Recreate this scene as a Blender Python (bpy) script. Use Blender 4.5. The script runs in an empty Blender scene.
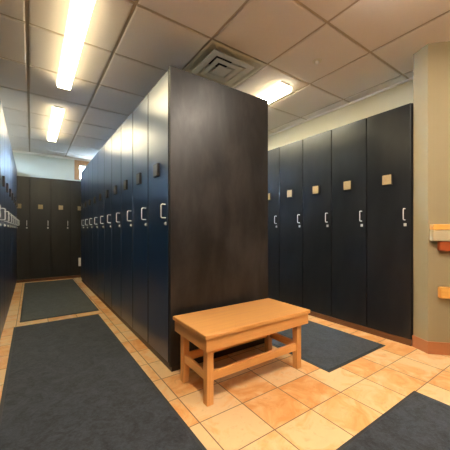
import bpy, bmesh, math, random
from mathutils import Vector, Matrix
random.seed(7)
S = bpy.context.scene
COL = S.collection
PI = math.pi

# ------------------------------------------------------------------ view
S.view_settings.view_transform = 'Standard'
S.view_settings.look = 'None'
S.view_settings.gamma = 1.0
S.view_settings.use_curve_mapping = False
S.view_settings.exposure = 2.15

F_PX, YAW, CAM_H = 279.0, 0.607, 1.12
cam_d = bpy.data.cameras.new('camera')
cam_d.sensor_width = 36.0
cam_d.lens = F_PX / 450 * 36.0
cam_d.shift_y = 5.3 / 450
cam_d.clip_start = 0.02
cam = bpy.data.objects.new('camera', cam_d)
cam.location = (0, 0, CAM_H)
cam.rotation_euler = (PI / 2, 0, -YAW)
COL.objects.link(cam)
S.camera = cam

CEIL = 2.82

# ------------------------------------------------------------------ materials
def new_mat(name):
    m = bpy.data.materials.new(name)
    m.use_nodes = True
    nt = m.node_tree
    return m, nt, nt.nodes['Principled BSDF']

def node(nt, kind, **kw):
    n = nt.nodes.new(kind)
    for k, v in kw.items():
        setattr(n, k, v)
    return n

def mix_rgb(nt, fac, a, b):
    n = nt.nodes.new('ShaderNodeMix'); n.data_type = 'RGBA'
    for i, v in ((0, fac), (6, a), (7, b)):
        if hasattr(v, 'is_output'):
            nt.links.new(v, n.inputs[i])
        else:
            n.inputs[i].default_value = v if i == 0 else (*v, 1)
    return n.outputs[2]

def noise(nt, scale, detail=4, rough=0.55, vec=None, dist=0.0):
    n = node(nt, 'ShaderNodeTexNoise')
    n.inputs['Scale'].default_value = scale
    n.inputs['Detail'].default_value = detail
    n.inputs['Roughness'].default_value = rough
    n.inputs['Distortion'].default_value = dist
    if vec is None:
        vec = node(nt, 'ShaderNodeTexCoord').outputs['Object']
    nt.links.new(vec, n.inputs['Vector'])
    return n.outputs['Fac']

def remap(nt, v, a, b, c=0.0, d=1.0):
    n = node(nt, 'ShaderNodeMapRange')
    nt.links.new(v, n.inputs['Value'])
    for k, x in (('From Min', a), ('From Max', b), ('To Min', c), ('To Max', d)):
        n.inputs[k].default_value = x
    return n.outputs['Result']

def stretch(nt, sx, sy, sz):
    t = node(nt, 'ShaderNodeTexCoord')
    m = node(nt, 'ShaderNodeMapping')
    m.inputs['Scale'].default_value = (sx, sy, sz)
    nt.links.new(t.outputs['Object'], m.inputs['Vector'])
    return m.outputs['Vector']

def bump(nt, b, h, strength=0.2, dist=0.01):
    n = node(nt, 'ShaderNodeBump')
    n.inputs['Strength'].default_value = strength
    n.inputs['Distance'].default_value = dist
    nt.links.new(h, n.inputs['Height'])
    nt.links.new(n.outputs['Normal'], b.inputs['Normal'])

def simple(name, col, rough=0.5, metal=0.0, var=0.08, scale=9.0):
    m, nt, b = new_mat(name)
    f = noise(nt, scale)
    a = tuple(c * (1 - var) for c in col); c2 = tuple(min(1, c * (1 + var)) for c in col)
    nt.links.new(mix_rgb(nt, f, a, c2), b.inputs['Base Color'])
    b.inputs['Roughness'].default_value = rough
    b.inputs['Metallic'].default_value = metal
    return m

def emit_mat(name, col, strength):
    m, nt, b = new_mat(name)
    b.inputs['Base Color'].default_value = (0.8, 0.8, 0.75, 1)
    b.inputs['Emission Color'].default_value = (*col, 1)
    b.inputs['Emission Strength'].default_value = strength
    return m
def locker_mat(name, col, worn, r0, r1, spec=0.5, ior=1.5):
    """Smooth dark laminate with rubbed smudges and fine scuffs."""
    m, nt, b = new_mat(name)
    big = noise(nt, 1.6, 3, 0.5, dist=0.3)
    scuff = noise(nt, 3.0, 7, 0.62, vec=stretch(nt, 1.6, 1.6, 0.6), dist=0.3)
    f = remap(nt, scuff, 0.42, 0.80)
    nt.links.new(mix_rgb(nt, f, col, worn), b.inputs['Base Color'])
    nt.links.new(remap(nt, big, 0.2, 0.8, r0, r1), b.inputs['Roughness'])
    b.inputs['Specular IOR Level'].default_value = spec
    b.inputs['IOR'].default_value = ior
    return m

M = {}
M['navy'] = locker_mat('navy_laminate', (0.008, 0.031, 0.090), (0.012, 0.036, 0.097), 0.27, 0.33, 1.0, 1.6)  # dark lockers with the blue daylight reflection painted into the base colour
M['black'] = locker_mat('black_laminate', (0.0065, 0.008, 0.011), (0.018, 0.020, 0.022), 0.27, 0.36, 0.7)
M['panel'] = locker_mat('dark_panel_laminate', (0.004, 0.004, 0.0045), (0.040, 0.036, 0.035), 0.36, 0.48, 0.6)
M['wall_dark'] = simple('wall_umber', (0.075, 0.058, 0.045), 0.7, 0, 0.05)
M['grey_black'] = locker_mat('grey_black_laminate', (0.020, 0.020, 0.019), (0.030, 0.030, 0.028), 0.30, 0.42)
M['end_cap'] = emit_mat('lamp_end_cap', (1.0, 0.92, 0.70), 1.2)
M['carcass'] = simple('carcass_black', (0.006, 0.006, 0.007), 0.6)
M['chrome'] = simple('satin_chrome', (0.88, 0.89, 0.90), 0.35, 0.15, 0.03)
M['lock'] = simple('lock_nickel', (0.78, 0.78, 0.75), 0.35, 0.3, 0.03)
M['holder'] = simple('card_holder_black', (0.012, 0.011, 0.010), 0.45)
M['card'] = simple('card_tan', (0.43, 0.32, 0.17), 0.45, 0.0, 0.25, 60)
M['card_grey'] = simple('card_dark_brass', (0.13, 0.105, 0.075), 0.35, 0.3, 0.25, 60)  # same tan card, darkened to paint in the dark surroundings it reflects
M['plinth_brown'] = simple('plinth_brown', (0.13, 0.052, 0.020), 0.4, 0, 0.2)
M['plinth_dark'] = simple('plinth_dark', (0.030, 0.016, 0.010), 0.4, 0, 0.2)
M['terracotta'] = simple('terracotta_cove', (0.42, 0.16, 0.060), 0.4, 0, 0.15)
M['wall'] = simple('wall_olive_beige', (0.31, 0.255, 0.145), 0.75, 0, 0.03)
M['wall_pale'] = simple('wall_pale_grey', (0.62, 0.66, 0.60), 0.8, 0, 0.03)
M['wall_cream'] = simple('wall_cream', (0.66, 0.60, 0.42), 0.8, 0, 0.03)
M['tile_c'] = simple('ceiling_tile', (0.80, 0.75, 0.69), 0.9, 0, 0.03, 40)
M['grid'] = simple('ceiling_grid_metal', (0.50, 0.42, 0.31), 0.6, 0, 0.04)
M['white_paint'] = simple('white_enamel', (0.80, 0.79, 0.73), 0.4, 0, 0.03)
M['diffuser'] = simple('diffuser_enamel', (0.74, 0.70, 0.56), 0.5, 0, 0.04)
M['duct'] = simple('duct_dark', (0.03, 0.028, 0.022), 0.8)
M['rubber'] = simple('mat_rubber', (0.030, 0.031, 0.033), 0.55, 0, 0.1)
M['beige_apron'] = simple('beige_laminate', (0.50, 0.42, 0.27), 0.45, 0, 0.06)
M['red_wood'] = simple('red_brown_wood', (0.36, 0.075, 0.018), 0.4, 0, 0.15)  # orange wood with the shade under the ledge painted in as dark red
M['paper'] = simple('paper_white', (0.80, 0.80, 0.77), 0.7, 0, 0.02)

def wood(name, c1, c2, axis, rough=0.35):
    m, nt, b = new_mat(name)
    sc = {'x': (1.2, 16, 16), 'y': (16, 1.2, 16), 'z': (16, 16, 1.2)}[axis]
    g = noise(nt, 2.6, 6, 0.6, vec=stretch(nt, *sc), dist=0.5)
    nt.links.new(mix_rgb(nt, remap(nt, g, 0.3, 0.7), c1, c2), b.inputs['Base Color'])
    nt.links.new(remap(nt, g, 0.3, 0.7, rough - 0.05, rough + 0.1), b.inputs['Roughness'])
    bump(nt, b, g, 0.05, 0.003)
    return m
W1, W2 = (0.60, 0.27, 0.075), (0.70, 0.36, 0.115)
M['wood_x'] = wood('oak_along_x', W1, W2, 'x')
M['wood_y'] = wood('oak_along_y', W1, W2, 'y')
M['wood_z'] = wood('oak_along_z', W1, W2, 'z')
M['shelf'] = wood('maple_edge', (0.72, 0.36, 0.075), (0.86, 0.47, 0.12), 'x')
M['frame_wood'] = wood('window_oak', (0.46, 0.26, 0.12), (0.56, 0.33, 0.16), 'z')

def mat_carpet(name, c1, c2):
    m, nt, b = new_mat(name)
    a = noise(nt, 7.0, 10, 0.8, dist=1.2)
    fine = noise(nt, 55, 4, 0.7)
    base = mix_rgb(nt, remap(nt, a, 0.40, 0.64), c1, c2)
    nt.links.new(mix_rgb(nt, remap(nt, fine, 0.45, 0.75, 0, 0.4), base, tuple(min(1, c * 1.9) for c in c2)), b.inputs['Base Color'])
    b.inputs['Roughness'].default_value = 0.9
    b.inputs['Sheen Weight'].default_value = 0.15
    b.inputs['Sheen Roughness'].default_value = 0.5
    bump(nt, b, fine, 0.5, 0.004)
    return m
M['carpet'] = mat_carpet('mat_pile_charcoal', (0.005, 0.008, 0.013), (0.034, 0.042, 0.056))
M['carpet_grey'] = mat_carpet('mat_pile_grey', (0.022, 0.027, 0.027), (0.055, 0.062, 0.060))

def floor_mat():
    m, nt, b = new_mat('floor_slate_tile')
    L = nt.links
    tc = node(nt, 'ShaderNodeTexCoord')
    mp = node(nt, 'ShaderNodeMapping'); mp.vector_type = 'POINT'
    PX, PY, X0, Y0 = 0.3173, 0.2906, 0.8055, 1.4186
    mp.inputs['Location'].default_value = (-X0 / PX + 40, -Y0 / PY + 40, 0)
    mp.inputs['Scale'].default_value = (1 / PX, 1 / PY, 1)
    L.new(tc.outputs['Object'], mp.inputs['Vector'])
    fl = node(nt, 'ShaderNodeVectorMath', operation='FLOOR'); L.new(mp.outputs[0], fl.inputs[0])
    fr = node(nt, 'ShaderNodeVectorMath', operation='FRACTION'); L.new(mp.outputs[0], fr.inputs[0])
    wn = node(nt, 'ShaderNodeTexWhiteNoise', noise_dimensions='2D'); L.new(fl.outputs[0], wn.inputs['Vector'])
    # grout distance
    sx = node(nt, 'ShaderNodeSeparateXYZ'); L.new(fr.outputs[0], sx.inputs[0])
    def edge(o):
        s = node(nt, 'ShaderNodeMath', operation='SUBTRACT'); L.new(o, s.inputs[0]); s.inputs[1].default_value = 0.5
        a = node(nt, 'ShaderNodeMath', operation='ABSOLUTE'); L.new(s.outputs[0], a.inputs[0])
        return a.outputs[0]
    mx = node(nt, 'ShaderNodeMath', operation='MAXIMUM'); L.new(edge(sx.outputs[0]), mx.inputs[0]); L.new(edge(sx.outputs[1]), mx.inputs[1])
    gm = remap(nt, mx.outputs[0], 0.487, 0.493)
    # marbling, different in each tile
    off = node(nt, 'ShaderNodeVectorMath', operation='MULTIPLY_ADD')
    L.new(wn.outputs['Color'], off.inputs[0]); off.inputs[1].default_value = (9, 9, 9); L.new(mp.outputs[0], off.inputs[2])
    mar = noise(nt, 1.5, 7, 0.6, vec=off.outputs[0], dist=1.4)
    vein = noise(nt, 2.6, 6, 0.65, vec=off.outputs[0], dist=2.6)
    tone = node(nt, 'ShaderNodeMath', operation='ADD')
    L.new(remap(nt, wn.outputs['Value'], 0, 1, -0.34, 0.34), tone.inputs[0]); L.new(remap(nt, mar, 0.25, 0.75), tone.inputs[1])
    cr = node(nt, 'ShaderNodeValToRGB')
    e = cr.color_ramp.elements
    e[0].position = 0.05; e[0].color = (0.74, 0.50, 0.26, 1)
    e[1].position = 0.95; e[1].color = (0.68, 0.30, 0.085, 1)
    x = e.new(0.35); x.color = (0.77, 0.52, 0.27, 1)
    x = e.new(0.62); x.color = (0.76, 0.42, 0.17, 1)
    L.new(tone.outputs[0], cr.inputs[0])
    c = mix_rgb(nt, remap(nt, vein, 0.56, 0.72, 0, 0.40), cr.outputs[0], (0.40, 0.23, 0.10))
    c = mix_rgb(nt, gm, c, (0.17, 0.085, 0.035))
    L.new(c, b.inputs['Base Color'])
    L.new(remap(nt, mar, 0.3, 0.7, 0.30, 0.46), b.inputs['Roughness'])
    inv = remap(nt, gm, 0, 1, 1, 0)
    bump(nt, b, inv, 0.35, 0.004)
    return m
M['floor'] = floor_mat()

M['lens_aisle'] = emit_mat('lamp_lens_aisle', (1.0, 0.86, 0.53), 9.0)
M['lens_side'] = emit_mat('lamp_lens_side', (1.0, 0.92, 0.62), 12.0)
M['edge_entry'] = emit_mat('lamp_edge_entry', (1.0, 0.87, 0.75), 6.0)
M['lens_foreground'] = emit_mat('lamp_lens_foreground', (1.0, 0.87, 0.72), 18.0)
M['lens_edge'] = emit_mat('lamp_lens_edge', (1.0, 0.80, 0.48), 1.1)
M['lens_entry'] = emit_mat('lamp_lens_entry', (1.0, 0.87, 0.72), 19.0)  # lens of the unseen fill light added behind the viewer

def glass_mat():
    m, nt, b = new_mat('window_glass')
    b.inputs['Base Color'].default_value = (1, 1, 1, 1)
    b.inputs['Roughness'].default_value = 0.0
    b.inputs['Transmission Weight'].default_value = 1.0
    b.inputs['IOR'].default_value = 1.02
    return m
M['glass'] = glass_mat()

# ------------------------------------------------------------------ mesh helpers
class MB:
    def __init__(self):
        self.bm = bmesh.new()
    def box(self, x0, x1, y0, y1, z0, z1, bev=0.0, seg=2):
        r = bmesh.ops.create_cube(self.bm, size=1.0)
        vs = r['verts']
        for v in vs:
            v.co.x = x0 if v.co.x < 0 else x1
            v.co.y = y0 if v.co.y < 0 else y1
            v.co.z = z0 if v.co.z < 0 else z1
        if bev > 0:
            es = list({e for v in vs for e in v.link_edges})
            bmesh.ops.bevel(self.bm, geom=es, offset=bev, segments=seg, affect='EDGES', profile=0.6)
        return self
    def prism(self, pts, z0, z1):
        lo = [self.bm.verts.new((x, y, z0)) for x, y in pts]
        hi = [self.bm.verts.new((x, y, z1)) for x, y in pts]
        n = len(pts)
        self.bm.faces.new(lo[::-1]); self.bm.faces.new(hi)
        for i in range(n):
            self.bm.faces.new((lo[i], lo[(i + 1) % n], hi[(i + 1) % n], hi[i]))
        return self
    def tube(self, path, r, n=8):
        rings = []
        P = [Vector(p) for p in path]
        for i, p in enumerate(P):
            t = (P[min(i + 1, len(P) - 1)] - P[max(i - 1, 0)]).normalized()
            a = Vector((0, 0, 1)) if abs(t.z) < 0.9 else Vector((1, 0, 0))
            u = t.cross(a).normalized(); v = t.cross(u).normalized()
            rings.append([self.bm.verts.new(p + r * (math.cos(2 * PI * k / n) * u + math.sin(2 * PI * k / n) * v)) for k in range(n)])
        for a, b in zip(rings, rings[1:]):
            best = min(range(n), key=lambda s: sum((a[k].co - b[(k + s) % n].co).length for k in range(n)))
            for k in range(n):
                self.bm.faces.new((a[k], a[(k + 1) % n], b[(k + 1 + best) % n], b[(k + best) % n]))
        self.bm.faces.new(rings[0][::-1]); self.bm.faces.new(rings[-1])
        return self
    def lathe(self, prof, n=24, axis='z', loc=(0, 0, 0)):
        rings = []
        for r, h in prof:
            ring = []
            for k in range(n):
                c, s = math.cos(2 * PI * k / n) * r, math.sin(2 * PI * k / n) * r
                p = (c, s, h) if axis == 'z' else (c, h, s)
                ring.append(self.bm.verts.new(Vector(p) + Vector(loc)))
            rings.append(ring)
        for a, b in zip(rings, rings[1:]):
            for k in range(n):
                self.bm.faces.new((a[k], a[(k + 1) % n], b[(k + 1) % n], b[k]))
        self.bm.faces.new(rings[0][::-1]); self.bm.faces.new(rings[-1])
        return self
    def build(self, name, mat, parent=None, smooth=False):
        bmesh.ops.recalc_face_normals(self.bm, faces=self.bm.faces)
        me = bpy.data.meshes.new(name)
        self.bm.to_mesh(me); self.bm.free()
        me.materials.append(mat)
        if smooth:
            for p in me.polygons:
                p.use_smooth = True
        o = bpy.data.objects.new(name, me)
        COL.objects.link(o)
        if parent:
            o.parent = parent
        return o

def tag(o, label=None, cat=None, group=None, kind=None):
    for k, v in (('label', label), ('category', cat), ('group', group), ('kind', kind)):
        if v:
            o[k] = v
    return o

def thing(name, label, cat, loc, rz=0.0, group=None):
    o = bpy.data.objects.new(name, None)
    o.empty_display_size = 0.1
    COL.objects.link(o)
    o.location = loc; o.rotation_euler = (0, 0, rz)
    return tag(o, label, cat, group)

def copy_tree(o, parent=None):
    c = o.copy(); COL.objects.link(c)
    if parent:
        c.parent = parent
    for ch in list(o.children):
        copy_tree(ch, c)
    return c

def struct(name, mb, mat):
    return tag(mb.build(name, mat), kind='structure')

# ------------------------------------------------------------------ setting
XL, XR, YB, YF = -0.80, 3.50, 7.42, -3.2        # walls
PA, PC = (3.03, 1.176), (2.965, 1.032)          # the two visible edges of the beige pier
PB = (PC[0] + 1.5, PC[1] - 1.5)
XE = PB[0]
LY0, LY1, LZ0, LZ1 = 4.4, 7.2, 2.44, 2.77            # unseen clerestory added for blue light, over the row facing the middle block
struct('floor', MB().box(XL - 0.1, XE + 0.1, YF - 0.1, YB + 0.6, -0.1, 0.0), M['floor'])
struct('wall_left', MB().box(XL - 0.1, XL, YF, YB + 0.57, 0, LZ0).box(XL - 0.1, XL, YF, LY0, LZ0, CEIL)
       .box(XL - 0.1, XL, LY1, YB + 0.57, LZ0, CEIL).box(XL - 0.1, XL, LY0, LY1, LZ1, CEIL), M['wall'])
struct('wall_rear', MB().box(XL - 0.1, XE + 0.1, YF - 0.1, YF, 0, CEIL), M['wall_dark'])
struct('wall_right', MB().box(XR, XR + 0.1, PA[1], YB + 0.57, 0, CEIL), M['wall_cream'])
struct('wall_pier', MB().prism([PA, PC, PB, (PB[0] + 0.1, PB[1]), (PB[0] + 0.1, PB[1] + 0.12), (3.62, PA[1] - 0.001), (3.50, PA[1])], 0, CEIL), M['wall'])
struct('wall_entry', MB().box(XE, XE + 0.1, YF, PB[1], 0, CEIL), M['wall'])

# back wall with a wide clerestory opening above the lockers
WX0, WX1, WZ0, WZ1 = 0.945, 3.30, 2.335, 2.675
bw = MB()
bw.box(XL - 0.1, XE + 0.1, YB + 0.47, YB + 0.57, 0, 2.30)
bw.box(XL - 0.1, XE + 0.1, YB, YB + 0.47, 2.288, 2.30)
bw.box(XL - 0.1, XE + 0.1, YB, YB + 0.15, 2.30, WZ0)
bw.box(XL - 0.1, WX0, YB, YB + 0.15, WZ0, CEIL)
bw.box(WX1, XE + 0.1, YB, YB + 0.15, WZ0, CEIL)
bw.box(WX0, WX1, YB, YB + 0.15, WZ1, CEIL)
struct('wall_back', bw, M['wall_pale'])
fr = MB(); t = 0.11
fr.box(WX0 - t, WX0, YB - 0.02, YB + 0.10, WZ0 - 0.02, WZ1 + 0.10, 0.004)
fr.box(WX1, WX1 + t, YB - 0.02, YB + 0.10, WZ0 - 0.02, WZ1 + 0.10, 0.004)
fr.box(WX0, WX1, YB - 0.02, YB + 0.10, WZ1, WZ1 + 0.10, 0.004)
fr.box(WX0, WX1, YB - 0.02, YB + 0.10, WZ0 - 0.02, WZ0 + 0.02, 0.004)
for k in (1, 2):
    x = WX0 + (WX1 - WX0) * k / 3
    fr.box(x - 0.03, x + 0.03, YB - 0.01, YB + 0.09, WZ0 + 0.03, WZ1, 0.004)
wf = tag(fr.build('window_1', M['frame_wood']), kind='structure')
MB().box(WX0, WX1, YB + 0.055, YB + 0.061, WZ0, WZ1).build('pane', M['glass'], wf)
fr = MB()
fr.box(XL - 0.08, XL + 0.02, LY0 - 0.05, LY0, LZ0 - 0.02, LZ1 + 0.03, 0.004)
fr.box(XL - 0.08, XL + 0.02, LY1, LY1 + 0.05, LZ0 - 0.02, LZ1 + 0.03, 0.004)
for k in (1, 2, 3):
    y = LY0 + (LY1 - LY0) * k / 4
    fr.box(XL - 0.08, XL + 0.01, y - 0.03, y + 0.03, LZ0, LZ1, 0.004)
wf2 = tag(fr.build('window_2', M['frame_wood']), kind='structure')  # window added out of view to bring blue light onto the lockers
MB().box(XL - 0.056, XL - 0.05, LY0, LY1, LZ0, LZ1).build('pane', M['glass'], wf2)
struct('trim_1', MB().box(XL, XE, YB - 0.035, YB, CEIL - 0.045, CEIL), M['white_paint'])
struct('trim_2', MB().box(XR - 0.022, XR, PA[1], YB, CEIL - 0.02, CEIL), M['tile_c'])

# ceiling: dropped-edge tiles in a recessed metal grid
GX, GY, TX, TY = -0.028, 2.812, 0.6745, 0.705
DIFF = (2, -1)                                        # tile taken by the air diffuser
cb = MB()
def ctile(x0, x1, y0, y1):
    g, lip, dz = 0.013, 0.010, 0.016
    a = [(x0 + g, y0 + g), (x1 - g, y0 + g), (x1 - g, y1 - g), (x0 + g, y1 - g)]
    b = [(x0 + g + lip, y0 + g + lip), (x1 - g - lip, y0 + g + lip), (x1 - g - lip, y1 - g - lip), (x0 + g + lip, y1 - g - lip)]
    top = [cb.bm.verts.new((x, y, CEIL + dz)) for x, y in a]
    mid = [cb.bm.verts.new((x, y, CEIL + 0.004)) for x, y in a]
    low = [cb.bm.verts.new((x, y, CEIL)) for x, y in b]
    for k in range(4):
        j = (k + 1) % 4
        cb.bm.faces.new((top[k], top[j], mid[j], mid[k]))
        cb.bm.faces.new((mid[k], mid[j], low[j], low[k]))
    cb.bm.faces.new(low)
for i in range(-2, 8):
    for j in range(-9, 8):
        if (i, j) == DIFF:
            continue
        x0, x1 = max(GX + i * TX, XL), min(GX + (i + 1) * TX, XE)
        y0, y1 = max(GY + j * TY, YF), min(GY + (j + 1) * TY, YB - 0.03)
        if x1 - x0 < 0.08 or y1 - y0 < 0.08:
            continue
        ctile(x0, x1, y0, y1)
struct('ceiling', cb, M['tile_c'])
gb = MB()
dx0, dx1 = GX + DIFF[0] * TX, GX + (DIFF[0] + 1) * TX
dy0, dy1 = GY + DIFF[1] * TY, GY + (DIFF[1] + 1) * TY
gb.box(XL - 0.1, XE + 0.1, YF - 0.1, dy0, CEIL + 0.012, CEIL + 0.05)
gb.box(XL - 0.1, XE + 0.1, dy1, YB + 0.15, CEIL + 0.012, CEIL + 0.05)
gb.box(XL - 0.1, dx0, dy0, dy1, CEIL + 0.012, CEIL + 0.05)
gb.box(dx1, XE + 0.1, dy0, dy1, CEIL + 0.012, CEIL + 0.05)
gb.box(dx0 - 0.05, dx1 + 0.05, dy0 - 0.05, dy1 + 0.05, CEIL + 0.16, CEIL + 0.18)
for a in ((dx0 - 0.02, dx0, dy0 - 0.02, dy1 + 0.02), (dx1, dx1 + 0.02, dy0 - 0.02, dy1 + 0.02), (dx0, dx1, dy0 - 0.02, dy0), (dx0, dx1, dy1, dy1 + 0.02)):
    gb.box(*a, CEIL + 0.04, CEIL + 0.17)
struct('ceiling_grid', gb, M['grid'])

# baseboards
cove = MB()
def cove_strip(p, q, off, h):
    p, q = Vector((*p, 0)), Vector((*q, 0))
    d = (q - p).normalized(); n = Vector((d.y, -d.x, 0))
    return [(p.x, p.y), (q.x, q.y), (q.x - n.x * off, q.y - n.y * off), (p.x - n.x * off, p.y - n.y * off)]
off = 0.012
cove.prism([PA, (PA[0] - off, PA[1] + 0.004), (PC[0] - off, PC[1] - 0.004), (PB[0] - off, PB[1] - off), PB, PC], 0, 0.11)
struct('baseboard_pier', cove, M['terracotta'])

# ------------------------------------------------------------------ lockers
def make_locker(w, top, mat, label, group, card='card', gap=0.006, depth=0.46):
    """Front face towards local -Y, base centre of the front at the origin."""
    root = thing('locker', label, 'locker', (0, 0, 0), 0, group)
    h = w / 2
    MB().box(-h + 0.0005, h - 0.0005, 0.020, depth, 0.058, top).build('body', M['carcass'], root)
    door = MB().box(-h + gap, h - gap, 0.0, 0.0195, 0.062, top - 0.002, 0.002).build('door', mat, root)
    door.data.materials.append(M['carcass'])             # door edges blacked to paint in the shade of the gaps
    for p in door.data.polygons:
        if p.normal.y > -0.8:
            p.material_index = 1
    hx = h - 0.055
    # D-shaped wire pull with a flat grip
    z0, z1, out, c = 1.222, 1.332, 0.042, 0.012
    path = [(hx, 0.001, z0)]
    for k in range(5):
        a = PI / 2 * k / 4
        path.append((hx, -out + c - c * math.sin(a), z0 + c - c * math.cos(a)))
    for k in range(5):
        a = PI / 2 * k / 4
        path.append((hx, -out + c - c * math.cos(a), z1 - c + c * math.sin(a)))
    path.append((hx, 0.001, z1))
    MB().tube(path, 0.0048).build('handle', M['chrome'], door, True)
    lk = MB()
    lk.box(hx - 0.013, hx + 0.013, -0.004, 0.001, 1.160, 1.190, 0.002)
    lk.lathe([(0.009, -0.013), (0.009, -0.003)], 14, 'y', (hx, 0, 1.175))
    lk.build('cam_lock', M['lock'], door)
    MB().box(-0.051, 0.051, -0.020, 0.001, 1.583, 1.693, 0.003).build('card_holder', M['holder'], door)
    cd = MB().box(-0.044, 0.044, -0.0225, -0.0195, 1.590, 1.686, 0.002)
    cd.build('name_card', M[card], door)
    return root

ORD = ['first', 'second', 'third', 'fourth', 'fifth', 'sixth', 'seventh', 'eighth', 'ninth', 'tenth', 'eleventh', 'twelfth']
def row(n, w, top, mat, start, step, rz, labels, group, card='card', gap=0.006):
    proto = make_locker(w, top, mat, labels[0], group, card, gap)
    out = []
    for i in range(n):
        o = proto if i == 0 else copy_tree(proto)
        o.location = (start[0] + step[0] * i, start[1] + step[1] * i, 0)
        o.rotation_euler = (0, 0, rz)
        o['label'] = labels[i]
        out.append(o)
    return out

BX0, BX1, BYF = 0.90, 1.935, 2.04                # middle block: left face, right face, front
W = 0.478
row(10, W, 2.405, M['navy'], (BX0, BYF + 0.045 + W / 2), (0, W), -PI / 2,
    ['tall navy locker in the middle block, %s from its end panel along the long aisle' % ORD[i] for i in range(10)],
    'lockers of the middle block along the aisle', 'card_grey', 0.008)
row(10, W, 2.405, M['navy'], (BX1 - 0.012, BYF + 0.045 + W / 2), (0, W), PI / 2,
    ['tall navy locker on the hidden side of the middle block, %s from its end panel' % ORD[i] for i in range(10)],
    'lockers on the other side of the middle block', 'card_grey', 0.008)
W = 0.55
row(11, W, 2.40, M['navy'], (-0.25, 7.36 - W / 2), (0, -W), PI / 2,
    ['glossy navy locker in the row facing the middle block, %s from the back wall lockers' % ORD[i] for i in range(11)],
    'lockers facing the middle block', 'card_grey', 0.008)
W = 0.437
RX = 3.015
row(12, W, 2.355, M['black'], (RX, 1.186 + W / 2), (0, W), -PI / 2,
    ['tall black locker along the cream wall, %s from the beige pier' % ORD[i] for i in range(12)],
    'lockers along the cream wall')
W = 0.386
row(9, W, 2.285, M['grey_black'], (-0.41 + W / 2, 7.40), (W, 0), 0,
    ['dull grey-black locker across the aisle end, %s from the navy row facing the middle block' % ORD[i] for i in range(9)],
    'lockers across the end of the aisle')

# end panel of the middle block
MB().box(BX0 - 0.004, BX1 + 0.004, BYF, BYF + 0.028, 0.045, 2.412, 0.002).build('locker_end_panel', M['panel'])
bpy.data.meshes['locker_end_panel'].materials.append(M['carcass'])    # matte black edge banding
for p in bpy.data.meshes['locker_end_panel'].polygons:
    if abs(p.normal.x) > 0.8:
        p.material_index = 1
tag(bpy.data.objects['locker_end_panel'], 'wide dark scuffed panel closing the middle locker block behind the wooden bench', 'panel')

# plinths under the rows
def plinth(name, x0, x1, y0, y1, mat, z=0.058):
    struct(name, MB().box(x0, x1, y0, y1, 0, z), mat)
plinth('baseboard_middle', BX0 + 0.012, BX1 - 0.012, BYF + 0.012, BYF + 0.045 + 4.78, M['plinth_dark'], 0.044)
plinth('baseboard_left', -0.71, -0.262, 1.31, 7.36, M['plinth_dark'])
plinth('baseboard_right', RX - 0.004, XR, 1.186, 1.186 + 12 * 0.437, M['plinth_brown'])
plinth('baseboard_back', -0.41, -0.41 + 9 * 0.386, 7.396, 7.86, M['plinth_brown'])

# white tag low on a back locker
tg = MB().box(-0.030, 0.030, -0.002, 0.0, -0.10, 0.10, 0.0).build('paper_tag', M['paper'])
tg.location = (0.945, 7.3985, 0.37)
tag(tg, 'small white paper tag stuck low on a grey-black locker near the middle block', 'tag')

# ------------------------------------------------------------------ floor mats
def floor_mat_obj(x0, x1, y0, y1, mat, label):
    cx, cy = (x0 + x1) / 2, (y0 + y1) / 2
    root = thing('floor_mat', label, 'floor mat', (cx, cy, 0))
    hx, hy = (x1 - x0) / 2, (y1 - y0) / 2
    MB().box(-hx, hx, -hy, hy, 0.0, 0.004, 0.0015).build('rubber_backing', M['rubber'], root)
    b = 0.020
    MB().box(-hx + b, hx - b, -hy + b, hy - b, 0.0035, 0.008, 0.003).build('pile', mat, root)
floor_mat_obj(-0.165, 0.735, 1.05, 4.02, M['carpet'], 'long charcoal floor mat nearest the viewer in the locker aisle')
floor_mat_obj(-0.115, 0.780, 4.20, 7.25, M['carpet_grey'], 'grey floor mat deeper in the aisle, before the back lockers')
floor_mat_obj(1.925, 2.825, 1.335, 4.3, M['carpet'], 'charcoal floor mat between the bench and the black lockers by the cream wall')
floor_mat_obj(0.75, 2.19, -1.0, 0.845, M['carpet'], 'charcoal floor mat on the orange tiles in the foreground corner, below the shelves')

# ------------------------------------------------------------------ bench
bench = thing('bench', 'low orange oak bench standing before the dark end panel', 'bench', (0, 0, 0))
x0, x1, y0, y1, zt = 0.880, 1.875, 1.475, 1.965, 0.470
MB().box(x0, x1, y0, y1, zt - 0.028, zt, 0.006, 3).build('bench_top', M['wood_x'], bench)
lx0, lx1, ly0, ly1, lw = x0 + 0.034, x1 - 0.065, y0 + 0.040, y1 - 0.065, 0.050
for a in (lx0, lx1 - lw):
    for b in (ly0, ly1 - lw):
        MB().box(a, a + lw, b, b + lw, 0, zt - 0.028, 0.004).build('leg', M['wood_z'], bench)
az0, az1 = zt - 0.112, zt - 0.028
ax0, ax1, ay0, ay1, at = x0 + 0.012, x1 - 0.012, y0 + 0.012, y1 - 0.012, 0.022
MB().box(ax0, ax1, ay0, ay0 + at, az0, az1, 0.003).build('apron', M['wood_x'], bench)
MB().box(ax0, ax1, ay1 - at, ay1, az0, az1, 0.003).build('apron', M['wood_x'], bench)
MB().box(ax0, ax0 + at, ay0 + at, ay1 - at, az0, az1, 0.003).build('apron', M['wood_y'], bench)
MB().box(ax1 - at, ax1, ay0 + at, ay1 - at, az0, az1, 0.003).build('apron', M['wood_y'], bench)
sz0, sz1 = 0.148, 0.205
MB().box(lx0 + 0.008, lx0 + 0.032, ly0 + lw, ly1 - lw, sz0, sz1, 0.003).build('stretcher', M['wood_y'], bench)
MB().box(lx1 - 0.032, lx1 - 0.008, ly0 + lw, ly1 - lw, sz0, sz1, 0.003).build('stretcher', M['wood_y'], bench)
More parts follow.
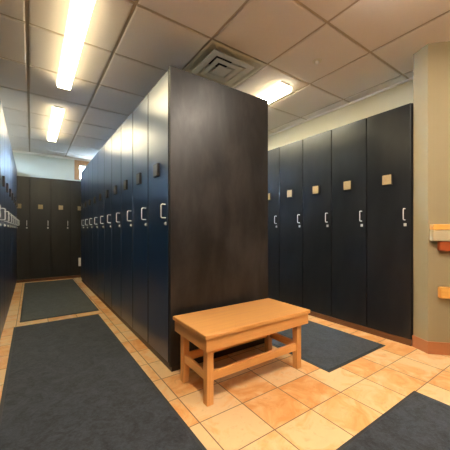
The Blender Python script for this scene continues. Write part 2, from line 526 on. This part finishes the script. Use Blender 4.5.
MB().box(lx0 + lw, lx1 - lw, ly0 + 0.010, ly0 + 0.034, sz0, sz1, 0.003).build('stretcher', M['wood_x'], bench)
MB().box(lx0 + lw, lx1 - lw, ly1 - 0.034, ly1 - 0.010, sz0, sz1, 0.003).build('stretcher', M['wood_x'], bench)

# ------------------------------------------------------------------ shelves on the pier's angled wall (local +x along the wall, -y out of it)
def on_pier(o, s, out=0.0):
    d = Vector((1, -1, 0)).normalized(); n = Vector((-1, -1, 0)).normalized()
    p = Vector((*PC, 0)) + d * s + n * out
    o.location = p; o.rotation_euler = (0, 0, -PI / 4)
ct = thing('wall_ledge', 'beige ledge with an orange wooden top edge fixed to the angled pier wall', 'ledge', (0, 0, 0))
on_pier(ct, 0.012)
MB().box(0, 1.3, -0.060, 0, 1.124, 1.174, 0.006).build('ledge_top', M['shelf'], ct)
MB().box(0, 1.3, -0.055, 0, 1.024, 1.123, 0.008).build('apron', M['beige_apron'], ct)
dr = thing('hanging_box', 'red-brown wooden box hanging just under the beige ledge', 'box', (0, 0, 0))
on_pier(dr, 0.075)
MB().box(0, 1.1, -0.045, 0, 0.935, 1.022, 0.006).build('box_front', M['red_wood'], dr)
sh = MB().box(0, 1.1, -0.050, 0, 0.512, 0.615, 0.018, 4).build('wall_shelf', M['shelf'])
on_pier(sh, 0.075)
tag(sh, 'thick rounded orange wooden shelf low on the angled pier wall', 'shelf')

# ------------------------------------------------------------------ ceiling fixtures
def fixture(x0, x1, y0, y1, lens, label, edge='lens_edge', drop=0.075):
    cx, cy = (x0 + x1) / 2, (y0 + y1) / 2
    hx, hy = (x1 - x0) / 2, (y1 - y0) / 2
    root = thing('ceiling_light', label, 'ceiling light', (cx, cy, CEIL), 0, 'fluorescent ceiling lights')
    MB().box(-hx * 0.8, hx * 0.8, -hy, hy, -0.030, 0.0, 0.003).build('housing', M['white_paint'], root)
    # wrap-around lens: bright bottom, dimmer prismatic sides
    sec = [(-hx, -0.022), (-hx, -0.045), (-hx * 0.86, -drop), (hx * 0.86, -drop), (hx, -0.045), (hx, -0.022)]
    def skin(name, pts, mat):
        b = MB()
        r0 = [b.bm.verts.new((x, -hy + 0.014, z)) for x, z in pts]
        r1 = [b.bm.verts.new((x, hy - 0.014, z)) for x, z in pts]
        n = len(pts)
        b.bm.faces.new(r0); b.bm.faces.new(r1[::-1])
        for k in range(n):
            b.bm.faces.new((r0[k], r0[(k + 1) % n], r1[(k + 1) % n], r1[k]))
        b.build(name, mat, root)
    skin('side_prism', sec, M[edge])
    skin('lens', [(-hx * 0.86, -drop + 0.002), (-hx * 0.83, -drop - 0.006), (hx * 0.83, -drop - 0.006), (hx * 0.86, -drop + 0.002)], lens)
    for s in (-1, 1):
        c = MB()
        q = [(x * 1.03, z * 1.03 + 0.002) for x, z in sec]
        lo = [c.bm.verts.new((x, s * hy - s * 0.014, z)) for x, z in q]
        hi = [c.bm.verts.new((x, s * hy, z)) for x, z in q]
        c.bm.faces.new(lo); c.bm.faces.new(hi[::-1])
        for k in range(6):
            j = (k + 1) % 6
            c.bm.faces.new((lo[k], lo[j], hi[j], hi[k]))
        c.build('end_cap', M['end_cap'], root)
fixture(0.235, 0.380, 2.19, 3.68, M['lens_aisle'], 'long lit fluorescent light nearest the viewer over the locker aisle')
fixture(0.235, 0.380, 4.45, 5.97, M['lens_aisle'], 'lit fluorescent light farther along the locker aisle, toward the back lockers')
fixture(2.31, 2.51, 2.24, 3.75, M['lens_side'], 'lit fluorescent light over the aisle of black lockers, past the air diffuser')
fixture(2.31, 2.51, 4.60, 6.10, M['lens_side'], 'lit fluorescent light over the far end of the black locker aisle')
fixture(1.75, 1.92, -0.50, 1.00, M['lens_foreground'], 'lit fluorescent light over the foreground mat, out of the frame', 'edge_entry')
fixture(0.222, 0.390, -1.00, 0.65, M['lens_entry'], 'lit fluorescent light behind the viewer over the aisle entry', 'edge_entry')

# air diffuser
df = thing('air_diffuser', 'square cream ceiling air diffuser of nested louvred rings above the end panel', 'air vent', ((dx0 + dx1) / 2, (dy0 + dy1) / 2, CEIL))
def ring(mb, s0, s1, z0, z1, k=TY / TX):
    """sloping square ring: outer half-size s0 at z0, inner s1 at z1, 4 mm thick"""
    v = []
    for s, z in ((s0, z0), (s1, z1), (s1, z1 + 0.005), (s0, z0 + 0.005)):
        v.append([mb.bm.verts.new((a * s, b * s * k, z)) for a, b in ((-1, -1), (1, -1), (1, 1), (-1, 1))])
    for i in range(4):
        A, B = v[i], v[(i + 1) % 4]
        for q in range(4):
            mb.bm.faces.new((A[q], A[(q + 1) % 4], B[(q + 1) % 4], B[q]))
hs = TX / 2 - 0.006
m = MB(); ring(m, hs, hs - 0.03, 0.002, 0.002); ring(m, hs - 0.03, hs - 0.075, 0.002, 0.055); ring(m, hs - 0.075, 0.10, 0.055, 0.085)
m.build('frame', M['diffuser'], df)
for s0, s1, z0, z1 in ((0.250, 0.185, -0.012, 0.010), (0.160, 0.105, -0.012, 0.012)):
    m = MB(); ring(m, s0, s1, z0, z0 + 0.004); ring(m, s1, s1 - 0.035, z0 + 0.004, z0 + 0.055)
    m.build('louvre', M['diffuser'], df)
MB().box(-0.078, 0.078, -0.081, 0.081, -0.016, -0.006, 0.003).build('centre_plate', M['diffuser'], df)
MB().box(-0.2, 0.2, -0.2, 0.2, 0.10, 0.104).build('duct', M['duct'], df)

# sprinkler / detector
sp = thing('ceiling_sprinkler', 'small round recessed sprinkler on the ceiling between the diffuser and the pier', 'sprinkler', (2.357, 1.774, CEIL))
MB().lathe([(0.047, 0.0), (0.045, -0.006), (0.030, -0.010)], 28).build('escutcheon', M['diffuser'], sp)
MB().lathe([(0.020, -0.009), (0.020, -0.026), (0.012, -0.034)], 20).build('head', M['lock'], sp)

# ------------------------------------------------------------------ daylight through the back window and the added left one
wd = bpy.data.worlds.new('daylight'); S.world = wd
wd.use_nodes = True
bg = wd.node_tree.nodes['Background']
wt = wd.node_tree
wtc = node(wt, 'ShaderNodeTexCoord'); wsp = node(wt, 'ShaderNodeSeparateXYZ')
wt.links.new(wtc.outputs['Generated'], wsp.inputs[0])
wt.links.new(mix_rgb(wt, remap(wt, wsp.outputs['Z'], -0.03, 0.05), (0.16, 0.16, 0.13), (0.60, 0.80, 1.0)), bg.inputs['Color'])
bg.inputs['Strength'].default_value = 6.0
def daylight(name, loc, rot, sx, sy, watts):
    ld = bpy.data.lights.new(name, 'AREA')
    ld.shape = 'RECTANGLE'; ld.size = sx; ld.size_y = sy
    ld.spread = 1.5
    ld.color = (0.36, 0.62, 1.0); ld.energy = watts
    o = bpy.data.objects.new(name, ld)
    o.location = loc; o.rotation_euler = rot
    COL.objects.link(o)
daylight('window_daylight', ((WX0 + WX1) / 2, YB + 0.22, (WZ0 + WZ1) / 2), (-PI / 2 + 0.6, 0, 0), WX1 - WX0, WZ1 - WZ0, 80)
daylight('window_daylight', (XL - 0.22, (LY0 + LY1) / 2, (LZ0 + LZ1) / 2), (-PI / 2 + 0.6, 0, -PI / 2), LY1 - LY0, LZ1 - LZ0, 260)  # blue lamp behind the added left window
